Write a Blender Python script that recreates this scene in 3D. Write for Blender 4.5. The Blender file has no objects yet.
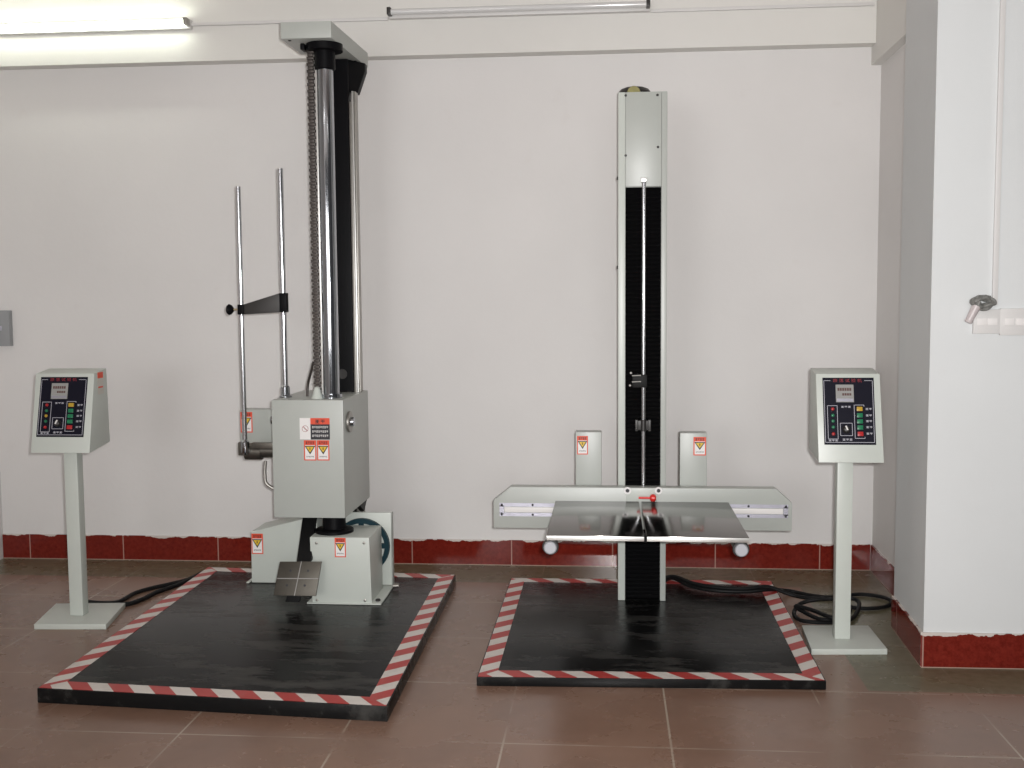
import bpy, bmesh, math, random
from mathutils import Vector as Vec, Matrix
random.seed(7)
S = bpy.context.scene
COL = S.collection
PI = math.pi

# ------------------------------------------------------------------ camera
F = 1090.0
EYE = Vec((0.0, 0.0, 4 / 3))
PITCH, YAW, ROLL = -0.0799, 0.0880, -0.0074
cp, sp, cy, sy, cr, sr = math.cos(PITCH), math.sin(PITCH), math.cos(YAW), math.sin(YAW), math.cos(ROLL), math.sin(ROLL)
FW = Vec((-sy * cp, cy * cp, sp))
r0 = Vec((cy, sy, 0)); u0 = r0.cross(FW)
RT = r0 * cr + u0 * sr
UP = u0 * cr - r0 * sr
cam = bpy.data.cameras.new('camera')
cam.sensor_fit = 'HORIZONTAL'; cam.sensor_width = 36.0
cam.lens = F / 1024 * 36.0
cam.clip_start = 0.05
camo = bpy.data.objects.new('camera', cam); COL.objects.link(camo)
m = Matrix((RT, UP, -FW)).transposed().to_4x4(); m.translation = EYE
camo.matrix_world = m
S.camera = camo

# ------------------------------------------------------------------ world, lights, exposure
W = bpy.data.worlds.new('world'); S.world = W; W.use_nodes = True
W.node_tree.nodes['Background'].inputs[0].default_value = (0.80, 0.90, 1.0, 1)
W.node_tree.nodes['Background'].inputs[1].default_value = 1.0
S.view_settings.view_transform = 'Standard'
S.view_settings.look = 'None'
S.view_settings.exposure = 0.0
S.view_settings.gamma = 1.0
S.view_settings.use_curve_mapping = False
S.cycles.use_denoising = True
S.cycles.max_bounces = 10
S.cycles.diffuse_bounces = 6
S.cycles.sample_clamp_indirect = 6.0

def area(name, loc, aim, sx, sy_, power, color):
    l = bpy.data.lights.new(name, 'AREA'); l.shape = 'RECTANGLE'; l.size = sx; l.size_y = sy_
    l.energy = power; l.color = color
    o = bpy.data.objects.new(name, l); COL.objects.link(o)
    o.location = loc
    o.rotation_euler = (Vec(aim) - Vec(loc)).to_track_quat('-Z', 'Y').to_euler()
    return o

# assumed daylight: fill lamps at two unseen windows, added behind the camera
area('window_daylight', (-2.0, -3.28, 1.55), (-2.0, 0, 1.35), 1.7, 1.5, 68, (1.0, 0.975, 0.95))
area('window_daylight', (0.9, -3.28, 1.55), (0.9, 0, 1.35), 1.7, 1.5, 46, (1.0, 0.975, 0.95))
# added overhead fill, out of view, with no lamp bodies
area('ceiling_lamp_light', (-1.6, 1.6, 2.56), (-1.6, 1.6, 0), 1.2, 0.12, 3, (1.0, 0.97, 0.92))
area('ceiling_lamp_light', (0.9, 1.6, 2.56), (0.9, 1.6, 0), 1.2, 0.12, 3, (1.0, 0.97, 0.92))
# the camera's own flash: a small lamp whose beam fades towards its rim
fl_ = bpy.data.lights.new('camera_flash', 'SPOT'); fl_.energy = 455; fl_.color = (1.0, 0.99, 0.98)
fl_.spot_size = math.radians(100); fl_.spot_blend = 1.0; fl_.shadow_soft_size = 0.022
flo = bpy.data.objects.new('camera_flash', fl_); COL.objects.link(flo)
flo.location = (0.045, 0.02, 1.375)
flo.rotation_euler = (Vec((-0.20, 5.3, 1.6)) - flo.location).to_track_quat('-Z', 'Y').to_euler()

# ------------------------------------------------------------------ pixel -> point at a real depth
def A(px, py, x=None, y=None, z=None):
    d = FW + RT * ((px - 512) / F) - UP * ((py - 384) / F)
    if y is not None: t = y / d.y
    elif z is not None: t = (z - EYE.z) / d.z
    else: t = x / d.x
    return EYE + d * t

# ------------------------------------------------------------------ materials
def mat(name, color, rough=0.5, metal=0.0, noise=0.0, nscale=8.0, emit=None, spec=0.5, coat=0.0, bump=0.0, bscale=60.0):
    M = bpy.data.materials.new(name); M.use_nodes = True
    nt = M.node_tree; b = nt.nodes['Principled BSDF']
    b.inputs['Base Color'].default_value = (*color, 1)
    b.inputs['Roughness'].default_value = rough
    b.inputs['Metallic'].default_value = metal
    b.inputs['Specular IOR Level'].default_value = spec
    if coat:
        b.inputs['Coat Weight'].default_value = coat; b.inputs['Coat Roughness'].default_value = 0.08
    if emit:
        b.inputs['Emission Color'].default_value = (*emit[0], 1); b.inputs['Emission Strength'].default_value = emit[1]
    tc = nt.nodes.new('ShaderNodeTexCoord')
    n = nt.nodes.new('ShaderNodeTexNoise'); n.inputs['Scale'].default_value = nscale; n.inputs['Detail'].default_value = 5
    nt.links.new(tc.outputs['Object'], n.inputs['Vector'])
    if noise > 0:
        mx = nt.nodes.new('ShaderNodeMix'); mx.data_type = 'RGBA'
        mx.inputs[6].default_value = (*[c * (1 - noise) for c in color], 1)
        mx.inputs[7].default_value = (*[min(1, c * (1 + noise)) for c in color], 1)
        nt.links.new(n.outputs['Fac'], mx.inputs[0]); nt.links.new(mx.outputs[2], b.inputs['Base Color'])
    if bump > 0:
        n2 = nt.nodes.new('ShaderNodeTexNoise'); n2.inputs['Scale'].default_value = bscale; n2.inputs['Detail'].default_value = 3
        nt.links.new(tc.outputs['Object'], n2.inputs['Vector'])
        bp = nt.nodes.new('ShaderNodeBump'); bp.inputs['Strength'].default_value = bump; bp.inputs['Distance'].default_value = 0.01
        nt.links.new(n2.outputs['Fac'], bp.inputs['Height']); nt.links.new(bp.outputs[0], b.inputs['Normal'])
    return M

class NT:
    """tiny helper for longer node trees"""
    def __init__(s, M): s.t = M.node_tree; s.b = s.t.nodes['Principled BSDF']
    def n(s, typ, **kw):
        x = s.t.nodes.new(typ)
        for k, v in kw.items(): setattr(x, k, v)
        return x
    def l(s, a, b): s.t.links.new(a, b)
    def math(s, op, a, b=None, c=None):
        x = s.n('ShaderNodeMath', operation=op)
        for i, v in enumerate((a, b, c)):
            if v is None: continue
            if isinstance(v, (int, float)): x.inputs[i].default_value = v
            else: s.l(v, x.inputs[i])
        return x.outputs[0]
    def mix(s, f, a, b):
        x = s.n('ShaderNodeMix', data_type='RGBA')
        if isinstance(f, (int, float)): x.inputs[0].default_value = f
        else: s.l(f, x.inputs[0])
        for i, v in ((6, a), (7, b)):
            if isinstance(v, tuple): x.inputs[i].default_value = (*v, 1)
            else: s.l(v, x.inputs[i])
        return x.outputs[2]
    def noise(s, vec, scale, detail=5, rough=0.55):
        x = s.n('ShaderNodeTexNoise'); x.inputs['Scale'].default_value = scale; x.inputs['Detail'].default_value = detail
        x.inputs['Roughness'].default_value = rough
        s.l(vec, x.inputs['Vector']); return x.outputs['Fac']
    def ramp(s, f, lo, hi):
        x = s.n('ShaderNodeMapRange'); x.clamp = True
        s.l(f, x.inputs[0]); x.inputs[1].default_value = lo; x.inputs[2].default_value = hi
        return x.outputs[0]

def wall_material(name, color, dirt=0.04):
    M = mat(name, color, 0.62, spec=0.35)
    k = NT(M); tc = k.n('ShaderNodeTexCoord')
    a = k.noise(tc.outputs['Object'], 0.9, 6); b = k.noise(tc.outputs['Object'], 7, 6)
    c1 = tuple(c * (1 - dirt) for c in color); c2 = tuple(min(1, c * (1 + dirt * .6)) for c in color)
    base = k.mix(k.ramp(a, .35, .65), c1, c2)
    smear = k.ramp(b, .66, .80)
    base = k.mix(k.math('MULTIPLY', smear, 0.10), base, (0.52, 0.44, 0.40))
    k.l(base, k.b.inputs['Base Color'])
    bp = k.n('ShaderNodeBump'); bp.inputs['Strength'].default_value = 0.06; bp.inputs['Distance'].default_value = 0.01
    k.l(k.noise(tc.outputs['Object'], 35, 3), bp.inputs['Height']); k.l(bp.outputs[0], k.b.inputs['Normal'])
    return M

WALL = wall_material('wall_paint', (0.71, 0.695, 0.685))
BEAMP = wall_material('beam_paint', (0.72, 0.71, 0.68))
PILLARP = wall_material('pillar_paint', (0.665, 0.685, 0.69))
REARDARK = wall_material('rear_wall_paint', (0.13, 0.14, 0.15))  # unseen walls, darkened to cut fill and deepen the chrome reflections
CEILP = wall_material('ceiling_paint', (0.74, 0.69, 0.66))

# floor: 500 mm brown tiles with worn light joints, cut green-grey border tiles along the walls
FLOOR = mat('floor_tile', (0.2, 0.12, 0.1), 0.2)
k = NT(FLOOR); tc = k.n('ShaderNodeTexCoord'); sx = k.n('ShaderNodeSeparateXYZ'); k.l(tc.outputs['Object'], sx.inputs[0])
X, Y = sx.outputs[0], sx.outputs[1]
TX, TY, TS = -2.313, 3.154, 0.5
fx = k.math('DIVIDE', k.math('SUBTRACT', X, TX), TS); fy = k.math('DIVIDE', k.math('SUBTRACT', Y, TY), TS)
def joint(f, w):
    d = k.math('ABSOLUTE', k.math('SUBTRACT', k.math('FRACT', k.math('ADD', f, 0.5)), 0.5))
    return k.math('LESS_THAN', d, w)
cell = k.n('ShaderNodeCombineXYZ'); k.l(k.math('FLOOR', fx), cell.inputs[0]); k.l(k.math('FLOOR', fy), cell.inputs[1])
wn = k.n('ShaderNodeTexWhiteNoise'); wn.noise_dimensions = '3D'; k.l(cell.outputs[0], wn.inputs['Vector'])
n1 = k.noise(tc.outputs['Object'], 3.0, 6, .6); n2 = k.noise(tc.outputs['Object'], 26, 4)
brown = k.mix(k.ramp(n1, .3, .7), (0.190, 0.112, 0.079), (0.252, 0.152, 0.109))
brown = k.mix(k.math('MULTIPLY', wn.outputs['Value'], 0.22), brown, (0.155, 0.092, 0.068))
brown = k.mix(k.math('MULTIPLY', k.ramp(k.noise(tc.outputs['Object'], 1.7, 8, .7), .56, .74), 0.30), brown, (0.34, 0.245, 0.195))
green = k.mix(k.ramp(n2, .3, .7), (0.12, 0.108, 0.066), (0.165, 0.148, 0.098))
isg = k.math('GREATER_THAN', Y, 4.985)
isg = k.math('MAXIMUM', isg, k.math('MULTIPLY', k.math('GREATER_THAN', X, 0.875), k.math('GREATER_THAN', Y, 3.672)))
base = k.mix(isg, brown, green)
j = k.math('MAXIMUM', joint(fx, 0.006), joint(fy, 0.006))
jw = k.math('MULTIPLY', j, k.ramp(k.noise(tc.outputs['Object'], 2.3, 3), .38, .58))
jw = k.math('MULTIPLY', jw, k.math('SUBTRACT', 0.60, k.math('MULTIPLY', isg, 0.45)))
base = k.mix(jw, base, (0.52, 0.46, 0.38))
k.l(base, k.b.inputs['Base Color'])
k.l(k.math('ADD', 0.16, k.math('MULTIPLY', n1, 0.22)), k.b.inputs['Roughness'])
k.b.inputs['Specular IOR Level'].default_value = 0.38

# skirting: glossy dark-red tiles, pale joints, ragged smear of wall paint along the top
def skirt_material(name, axis, x0, step):
    M = mat(name, (0.2, 0.02, 0.015), 0.07, spec=0.35)
    k = NT(M); tc = k.n('ShaderNodeTexCoord'); s3 = k.n('ShaderNodeSeparateXYZ'); k.l(tc.outputs['Object'], s3.inputs[0])
    U, Z = s3.outputs[axis], s3.outputs[2]
    n = k.noise(tc.outputs['Object'], 55, 6, .7); n2 = k.noise(tc.outputs['Object'], 9, 5, .6); n3 = k.noise(tc.outputs['Object'], 28, 4, .6)
    red = k.mix(k.ramp(n, .3, .7), (0.11, 0.009, 0.006), (0.20, 0.022, 0.014))
    f = k.math('DIVIDE', k.math('SUBTRACT', U, x0), step)
    d = k.math('ABSOLUTE', k.math('SUBTRACT', k.math('FRACT', k.math('ADD', f, 0.5)), 0.5))
    red = k.mix(k.math('MULTIPLY', k.math('LESS_THAN', d, 0.005), 0.75), red, (0.45, 0.30, 0.25))
    edge = k.math('ADD', Z, k.math('ADD', k.math('MULTIPLY', k.math('SUBTRACT', n2, .5), 0.065), k.math('MULTIPLY', k.math('SUBTRACT', n3, .5), 0.014)))
    red = k.mix(k.math('GREATER_THAN', edge, 0.1255), red, (0.60, 0.54, 0.50))
    red = k.mix(k.math('MULTIPLY', k.math('LESS_THAN', Z, 0.004), 0.8), red, (0.45, 0.35, 0.28))
    k.l(red, k.b.inputs['Base Color'])
    return M
SKB = skirt_material('red_skirting_back', 0, -2.977, 0.5)
SKS = skirt_material('red_skirting_side', 1, 5.31, 0.5)
SKS.node_tree.nodes['Principled BSDF'].inputs['Specular IOR Level'].default_value = 0.12
SKP = skirt_material('red_skirting_pillar', 0, 1.12, 0.5)

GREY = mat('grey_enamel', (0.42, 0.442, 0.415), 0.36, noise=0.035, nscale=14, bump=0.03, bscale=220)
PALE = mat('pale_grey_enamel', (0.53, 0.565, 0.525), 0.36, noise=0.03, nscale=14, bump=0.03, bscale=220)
ALU = mat('brushed_aluminium', (0.72, 0.72, 0.70), 0.34, 0.85, noise=0.05, nscale=40)
ZINC = mat('zinc_plate', (0.52, 0.52, 0.60), 0.30, 0.8, noise=0.12, nscale=30)
CHROME = mat('polished_chrome', (0.43, 0.45, 0.48), 0.09, 1.0)
STEEL = mat('dull_steel', (0.36, 0.345, 0.32), 0.38, 0.9, noise=0.15, nscale=30)
BLACK = mat('black_paint', (0.005, 0.005, 0.006), 0.42, noise=0.2, spec=0.08)
BLACKSOFT = mat('black_rubber', (0.006, 0.006, 0.0065), 0.55, spec=0.2)
BELLOW = mat('black_bellows', (0.003, 0.003, 0.0035), 0.42, spec=0.15)
DARKARM = mat('dark_anodised', (0.035, 0.033, 0.032), 0.42, 0.3, noise=0.2)
CHAINM = mat('chain_steel', (0.075, 0.065, 0.06), 0.5, 0.7, noise=0.3, nscale=60)
OLIVE = mat('olive_gear_cover', (0.20, 0.18, 0.06), 0.45, 0.3, noise=0.3, nscale=30)
TEAL = mat('teal_cast_iron', (0.007, 0.032, 0.044), 0.45, noise=0.2, nscale=20, spec=0.2)
RED = mat('sign_red', (0.72, 0.075, 0.03), 0.5, noise=0.05)
BRED = mat('bright_red_plastic', (0.70, 0.03, 0.025), 0.3)
WHITE = mat('white_plastic', (0.78, 0.76, 0.75), 0.4)
SWHITE = mat('sticker_white', (0.80, 0.78, 0.77), 0.45)
YEL = mat('sign_yellow', (0.72, 0.48, 0.03), 0.45)
INK = mat('ink_black', (0.015, 0.014, 0.02), 0.45)
INKRED = mat('ink_dark_red', (0.28, 0.02, 0.03), 0.45)
PANEL = mat('panel_film', (0.006, 0.006, 0.014), 0.32, spec=0.2)
LINE = mat('panel_print', (0.50, 0.50, 0.56), 0.4)
LCDM = mat('display_grey', (0.30, 0.30, 0.29), 0.25)
DIGIT = mat('display_digits', (0.10, 0.05, 0.045), 0.3)
LRED = mat('lamp_red', (0.42, 0.018, 0.02), 0.3)
LGREEN = mat('lamp_green', (0.012, 0.17, 0.075), 0.3)
LYEL = mat('lamp_yellow', (0.48, 0.30, 0.03), 0.3)
BRASS = mat('brass_screw', (0.55, 0.45, 0.28), 0.35, 0.9)
PVC = mat('white_pvc', (0.66, 0.65, 0.64), 0.4, noise=0.04)
TUBEON = mat('lit_tube', (0.9, 0.9, 0.9), 0.4, emit=((0.94, 1.0, 0.86), 14))
TUBEOFF = mat('unlit_tube', (0.66, 0.66, 0.66), 0.12, coat=0.5)
GREYPLATE = mat('grey_switch_plate', (0.30, 0.31, 0.32), 0.4)
GLASS = mat('frame_paint', (0.6, 0.6, 0.6), 0.4)
WIREM = mat('grey_wire', (0.17, 0.17, 0.16), 0.5, noise=0.4, nscale=60)

# table: dark polished steel
ROD = mat('ground_steel_rod', (0.64, 0.65, 0.68), 0.17, 1.0)
CAPM = mat('satin_zinc_cap', (0.40, 0.41, 0.44), 0.4, 0.3)
TABLE = mat('polished_table_steel', (0.155, 0.145, 0.138), 0.14, 1.0, noise=0.08, nscale=20)

# platform: black painted steel with dry pale scuffs
PLAT = mat('black_platform_steel', (0.02, 0.02, 0.02), 0.25)
k = NT(PLAT); tc = k.n('ShaderNodeTexCoord')
mp = k.n('ShaderNodeMapping'); mp.inputs['Scale'].default_value = (1.0, 3.2, 1.0); mp.inputs['Rotation'].default_value = (0, 0, .35); k.l(tc.outputs['Object'], mp.inputs['Vector'])
s1 = k.ramp(k.noise(mp.outputs[0], 3.2, 8, .68), .50, .76); s2 = k.noise(tc.outputs['Object'], 90, 4)
base = k.mix(s1, (0.007, 0.007, 0.0073), (0.085, 0.082, 0.076))
k.l(k.mix(k.math('MULTIPLY', s2, .25), base, (0.015, 0.015, 0.015)), k.b.inputs['Base Color'])
k.l(k.math('ADD', 0.24, k.math('MULTIPLY', s1, 0.30)), k.b.inputs['Roughness'])
k.b.inputs['Specular IOR Level'].default_value = 0.12

# hazard tape from its own UV: u metres along, v metres from the inner edge outwards
TAPE = mat('red_white_tape', (0.7, 0.7, 0.7), 0.4)
k = NT(TAPE); uv = k.n('ShaderNodeUVMap'); uv.uv_map = 'uv'; s3 = k.n('ShaderNodeSeparateXYZ'); k.l(uv.outputs[0], s3.inputs[0])
tc = k.n('ShaderNodeTexCoord')
ph = k.math('FRACT', k.math('DIVIDE', k.math('SUBTRACT', s3.outputs[0], k.math('MULTIPLY', s3.outputs[1], 0.88)), 0.146))
c = k.mix(k.math('LESS_THAN', ph, 0.5), (0.66, 0.62, 0.58), (0.42, 0.026, 0.022))
g = k.ramp(k.noise(tc.outputs['Object'], 14, 6, .65), .52, .75)
c = k.mix(k.math('MULTIPLY', g, 0.35), c, (0.25, 0.19, 0.17))
k.l(c, k.b.inputs['Base Color'])

# ------------------------------------------------------------------ mesh builder
class MB:
    def __init__(s): s.bm = bmesh.new(); s.mi = 0; s.uvl = None
    def _face(s, vs):
        f = s.bm.faces.new(vs); f.material_index = s.mi; return f
    def hexa(s, p, bev=0.0):
        """p: 4 bottom corners then 4 top corners, same order"""
        v = [s.bm.verts.new(q) for q in p]
        fs = [s._face([v[i] for i in ix]) for ix in ((3, 2, 1, 0), (4, 5, 6, 7), (0, 1, 5, 4), (1, 2, 6, 5), (2, 3, 7, 6), (3, 0, 4, 7))]
        bmesh.ops.recalc_face_normals(s.bm, faces=fs)
        if bev: s._bev(fs, bev)
    def _bev(s, fs, bev):
        es = list({e for f in fs for e in f.edges})
        r = bmesh.ops.bevel(s.bm, geom=es, offset=bev, segments=2, affect='EDGES', profile=0.6)
        for f in r['faces']: f.material_index = s.mi
    def box(s, a, b, bev=0.0):
        (x0, y0, z0), (x1, y1, z1) = a, b
        s.hexa([(x0, y0, z0), (x1, y0, z0), (x1, y1, z0), (x0, y1, z0), (x0, y0, z1), (x1, y0, z1), (x1, y1, z1), (x0, y1, z1)], bev)
        return s
    def prism(s, poly, vec, bev=0.0):
        vec = Vec(vec)
        a = [s.bm.verts.new(Vec(p)) for p in poly]; b = [s.bm.verts.new(Vec(p) + vec) for p in poly]
        n = len(a)
        fs = [s._face(a[::-1]), s._face(b)] + [s._face([a[i], a[(i + 1) % n], b[(i + 1) % n], b[i]]) for i in range(n)]
        bmesh.ops.recalc_face_normals(s.bm, faces=fs)
        if bev: s._bev(fs, bev)
        return s
    def cyl(s, p0, p1, ra, rb=None, n=24):
        p0, p1 = Vec(p0), Vec(p1); rb = ra if rb is None else rb
        d = (p1 - p0).normalized(); q = d.to_track_quat('Z', 'Y')
        ex, ey = q @ Vec((1, 0, 0)), q @ Vec((0, 1, 0))
        a = []; b = []
        for i in range(n):
            t = 2 * PI * i / n; o = ex * math.cos(t) + ey * math.sin(t)
            a.append(s.bm.verts.new(p0 + o * ra)); b.append(s.bm.verts.new(p1 + o * rb))
        fs = [s._face(a[::-1]), s._face(b)] + [s._face([a[i], a[(i + 1) % n], b[(i + 1) % n], b[i]]) for i in range(n)]
        bmesh.ops.recalc_face_normals(s.bm, faces=fs)
        return s
    def lathe(s, c, axis, prof, n=28):
        """prof: list of (distance along axis, radius)"""
        c, axis = Vec(c), Vec(axis).normalized(); q = axis.to_track_quat('Z', 'Y')
        ex, ey = q @ Vec((1, 0, 0)), q @ Vec((0, 1, 0)); rings = []
        for h, r in prof:
            rings.append([s.bm.verts.new(c + axis * h + (ex * math.cos(2 * PI * i / n) + ey * math.sin(2 * PI * i / n)) * max(r, 1e-5)) for i in range(n)])
        fs = [s._face(rings[0][::-1]), s._face(rings[-1])]
        for a, b in zip(rings, rings[1:]):
            fs += [s._face([a[i], a[(i + 1) % n], b[(i + 1) % n], b[i]]) for i in range(n)]
        bmesh.ops.recalc_face_normals(s.bm, faces=fs)
        return s
    def ring(s, c, axis, ro, ri, th, n=32):
        c, axis = Vec(c), Vec(axis).normalized(); q = axis.to_track_quat('Z', 'Y')
        ex, ey = q @ Vec((1, 0, 0)), q @ Vec((0, 1, 0)); L = []
        for r, h in ((ro, 0), (ro, th), (ri, th), (ri, 0)):
            L.append([s.bm.verts.new(c + axis * h + (ex * math.cos(2 * PI * i / n) + ey * math.sin(2 * PI * i / n)) * r) for i in range(n)])
        fs = []
        for a, b in zip(L, L[1:] + L[:1]):
            fs += [s._face([a[i], a[(i + 1) % n], b[(i + 1) % n], b[i]]) for i in range(n)]
        bmesh.ops.recalc_face_normals(s.bm, faces=fs)
        return s
    def tube(s, pts, r, n=10, smooth=6, closed=False):
        pts = [Vec(p) for p in pts]
        if smooth:                                   # Catmull-Rom
            P = [pts[0]] + pts + [pts[-1]]; out = []
            for i in range(1, len(P) - 2):
                for t in range(smooth):
                    t /= smooth; a, b, c_, d = P[i - 1], P[i], P[i + 1], P[i + 2]
                    out.append(0.5 * ((2 * b) + (c_ - a) * t + (2 * a - 5 * b + 4 * c_ - d) * t * t + (3 * b - a - 3 * c_ + d) * t ** 3))
            pts = out + [pts[-1]]
        rings = []; nrm = None
        for i, p in enumerate(pts):
            d = (pts[min(i + 1, len(pts) - 1)] - pts[max(i - 1, 0)]).normalized()
            if nrm is None: nrm = d.orthogonal().normalized()
            nrm = (nrm - d * nrm.dot(d)).normalized(); bi = d.cross(nrm)
            rings.append([s.bm.verts.new(p + (nrm * math.cos(2 * PI * j / n) + bi * math.sin(2 * PI * j / n)) * r) for j in range(n)])
        fs = [s._face(rings[0][::-1]), s._face(rings[-1])]
        for a, b in zip(rings, rings[1:]):
            fs += [s._face([a[i], a[(i + 1) % n], b[(i + 1) % n], b[i]]) for i in range(n)]
        bmesh.ops.recalc_face_normals(s.bm, faces=fs)
        return s
    def build(s, name, mats, parent=None, smooth=35):
        me = bpy.data.meshes.new(name)
        off = Vec(parent['_base']) if parent is not None else Vec((0, 0, 0))
        if off.length: bmesh.ops.translate(s.bm, verts=s.bm.verts, vec=-off)
        s.bm.to_mesh(me); s.bm.free()
        for mm in (mats if isinstance(mats, (list, tuple)) else [mats]): me.materials.append(mm)
        if smooth:
            me.polygons.foreach_set('use_smooth', [True] * len(me.polygons))
            me.set_sharp_from_angle(angle=math.radians(smooth))
        o = bpy.data.objects.new(name, me); COL.objects.link(o)
        if parent is not None: o.parent = parent; o['_base'] = tuple(parent['_base'])
        return o

def thing(name, label, cat, loc, group=None):
    o = bpy.data.objects.new(name, None); COL.objects.link(o); o.empty_display_size = .1
    o.location = loc; o['_base'] = tuple(loc); o['label'] = label; o['category'] = cat
    if group: o['group'] = group
    return o
def rebase(o, p):
    """move a single-mesh thing's origin to p"""
    p = Vec(p); o.data.transform(Matrix.Translation(-p)); o.location = p
def tag(o, label, cat, group=None):
    o['label'] = label; o['category'] = cat
    if group: o['group'] = group
    return o
def struct(o): o['kind'] = 'structure'; return o

# ------------------------------------------------------------------ the room
YB = 5.322                                        # back wall
XR = 1.272                                        # side wall beyond the pillar
XL, YF, ZC = -3.125, -3.3, 2.90
struct(MB().box((-3.4, -3.6, -0.1), (3.2, 5.6, 0.0)).build('floor', FLOOR, smooth=0))
struct(MB().box((-3.4, -3.6, ZC), (3.2, 5.6, ZC + 0.1)).build('ceiling', CEILP, smooth=0))
struct(MB().box((-3.4, YB, 0), (1.60, YB + 0.2, ZC)).build('wall_back', WALL, smooth=0))
struct(MB().box((XL - 0.2, YF, 0), (XL, YB, ZC)).build('wall_left', WALL, smooth=0))
struct(MB().prism([(XR, YB, 0), (1.255, 4.405, 0), (1.60, 4.405, 0), (1.60, YB, 0)], (0, 0, ZC)).build('wall_right', WALL, smooth=0))
struct(MB().prism([(1.123, 3.925, 0), (1.142, 4.405, 0), (3.1, 4.405, 0), (3.1, 3.95, 0)], (0, 0, ZC)).build('wall_pillar', PILLARP, smooth=0))
struct(MB().box((2.9, YF, 0), (3.1, 3.95, ZC)).build('wall_right_front', REARDARK, smooth=0))
w = MB()                                          # wall behind the photographer, with two assumed openings for the added daylight
for a, b in (((-3.4, 0), (3.2, 0.80)), ((-3.4, 2.30), (3.2, ZC)), ((-3.4, .80), (-2.85, 2.30)), ((-1.15, .80), (0.05, 2.30)), ((1.75, .80), (3.2, 2.30))):
    w.box((a[0], YF - 0.2, a[1]), (b[0], YF, b[1]))
struct(w.build('wall_front', REARDARK, smooth=0))
for i, x0 in enumerate((-2.85, 0.05)):  # frames of the two assumed windows, added along with the fill lamps
    w = MB(); x1 = x0 + 1.7; y0, y1 = YF - 0.16, YF - 0.10
    for a, b in (((x0, .80), (x0 + .06, 2.30)), ((x1 - .06, .80), (x1, 2.30)), ((x0 + .82, .86), (x0 + .88, 2.24)), ((x0 + .06, .80), (x1 - .06, .86)), ((x0 + .06, 2.24), (x1 - .06, 2.30))):
        w.box((a[0], y0, a[1]), (b[0], y1, b[1]))
    struct(w.build('window_%d' % (i + 1), GLASS, smooth=0))
# beams
struct(MB().box((XL, 5.235, 2.482), (XR - .03, YB, ZC)).build('trim_1', BEAMP, smooth=0))
struct(MB().prism([(1.226, 5.322, 2.398), (1.218, 4.405, 2.398), (1.50, 4.405, 2.398), (1.50, 5.322, 2.398)], (0, 0, ZC - 2.398)).build('trim_2', BEAMP, smooth=0))
# skirting
SH = 0.128
struct(MB().box((XL, YB - 0.009, 0), (1.262, YB, SH), 0.0015).build('baseboard_back', SKB, smooth=0))
struct(MB().prism([(1.263, YB - .009, 0), (1.246, 4.405, 0), (1.255, 4.405, 0), (1.272, YB - .009, 0)], (0, 0, SH), 0.0015).build('baseboard_right', SKS, smooth=0))
struct(MB().prism([(1.114, 3.9245, 0), (1.133, 4.405, 0), (1.142, 4.405, 0), (1.123, 3.9245, 0)], (0, 0, SH), 0.0015).build('baseboard_pillar_side', SKS, smooth=0))
struct(MB().prism([(1.114, 3.916, 0), (2.9, 3.939, 0), (2.9, 3.948, 0), (1.123, 3.925, 0)], (0, 0, SH), 0.0015).build('baseboard_pillar', SKP, smooth=0))

# ------------------------------------------------------------------ small builders
class Plane:
    """a flat face: origin at its top-left corner, e along, d down, n out of the face"""
    def __init__(s, o, e, d):
        s.o = Vec(o); s.e = Vec(e).normalized(); s.d = Vec(d).normalized(); s.n = s.d.cross(s.e).normalized()
        if s.n.y > 0: s.n = -s.n
    def p(s, u, v, h=0.0): return s.o + s.e * u + s.d * v + s.n * h
    def slab(s, mb, u0, v0, u1, v1, h0, h1, bev=0.0):
        mb.hexa([s.p(u0, v0, h0), s.p(u1, v0, h0), s.p(u1, v1, h0), s.p(u0, v1, h0), s.p(u0, v0, h1), s.p(u1, v0, h1), s.p(u1, v1, h1), s.p(u0, v1, h1)], bev)
    def tri(s, mb, pts, h0, h1):
        mb.prism([s.p(u, v, h0) for u, v in pts], s.n * (h1 - h0))

def marks(mb, pl, u0, v0, u1, v1, count, h0, h1):
    """a row of tiny unreadable characters: each a few strokes"""
    w = (u1 - u0) / count
    for i in range(count):
        a = u0 + i * w + w * .12; b = u0 + (i + 1) * w - w * .12; c_ = (v1 - v0)
        pl.slab(mb, a, v0, b, v0 + c_ * .2, h0, h1)
        pl.slab(mb, a, v0 + c_ * .42, b, v0 + c_ * .6, h0, h1)
        pl.slab(mb, a + (b - a) * (.38 + .1 * (i % 2)), v0 + c_ * .2, a + (b - a) * .62, v1, h0, h1)
        if i % 3 != 1: pl.slab(mb, a, v1 - c_ * .18, b, v1, h0, h1)

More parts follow.
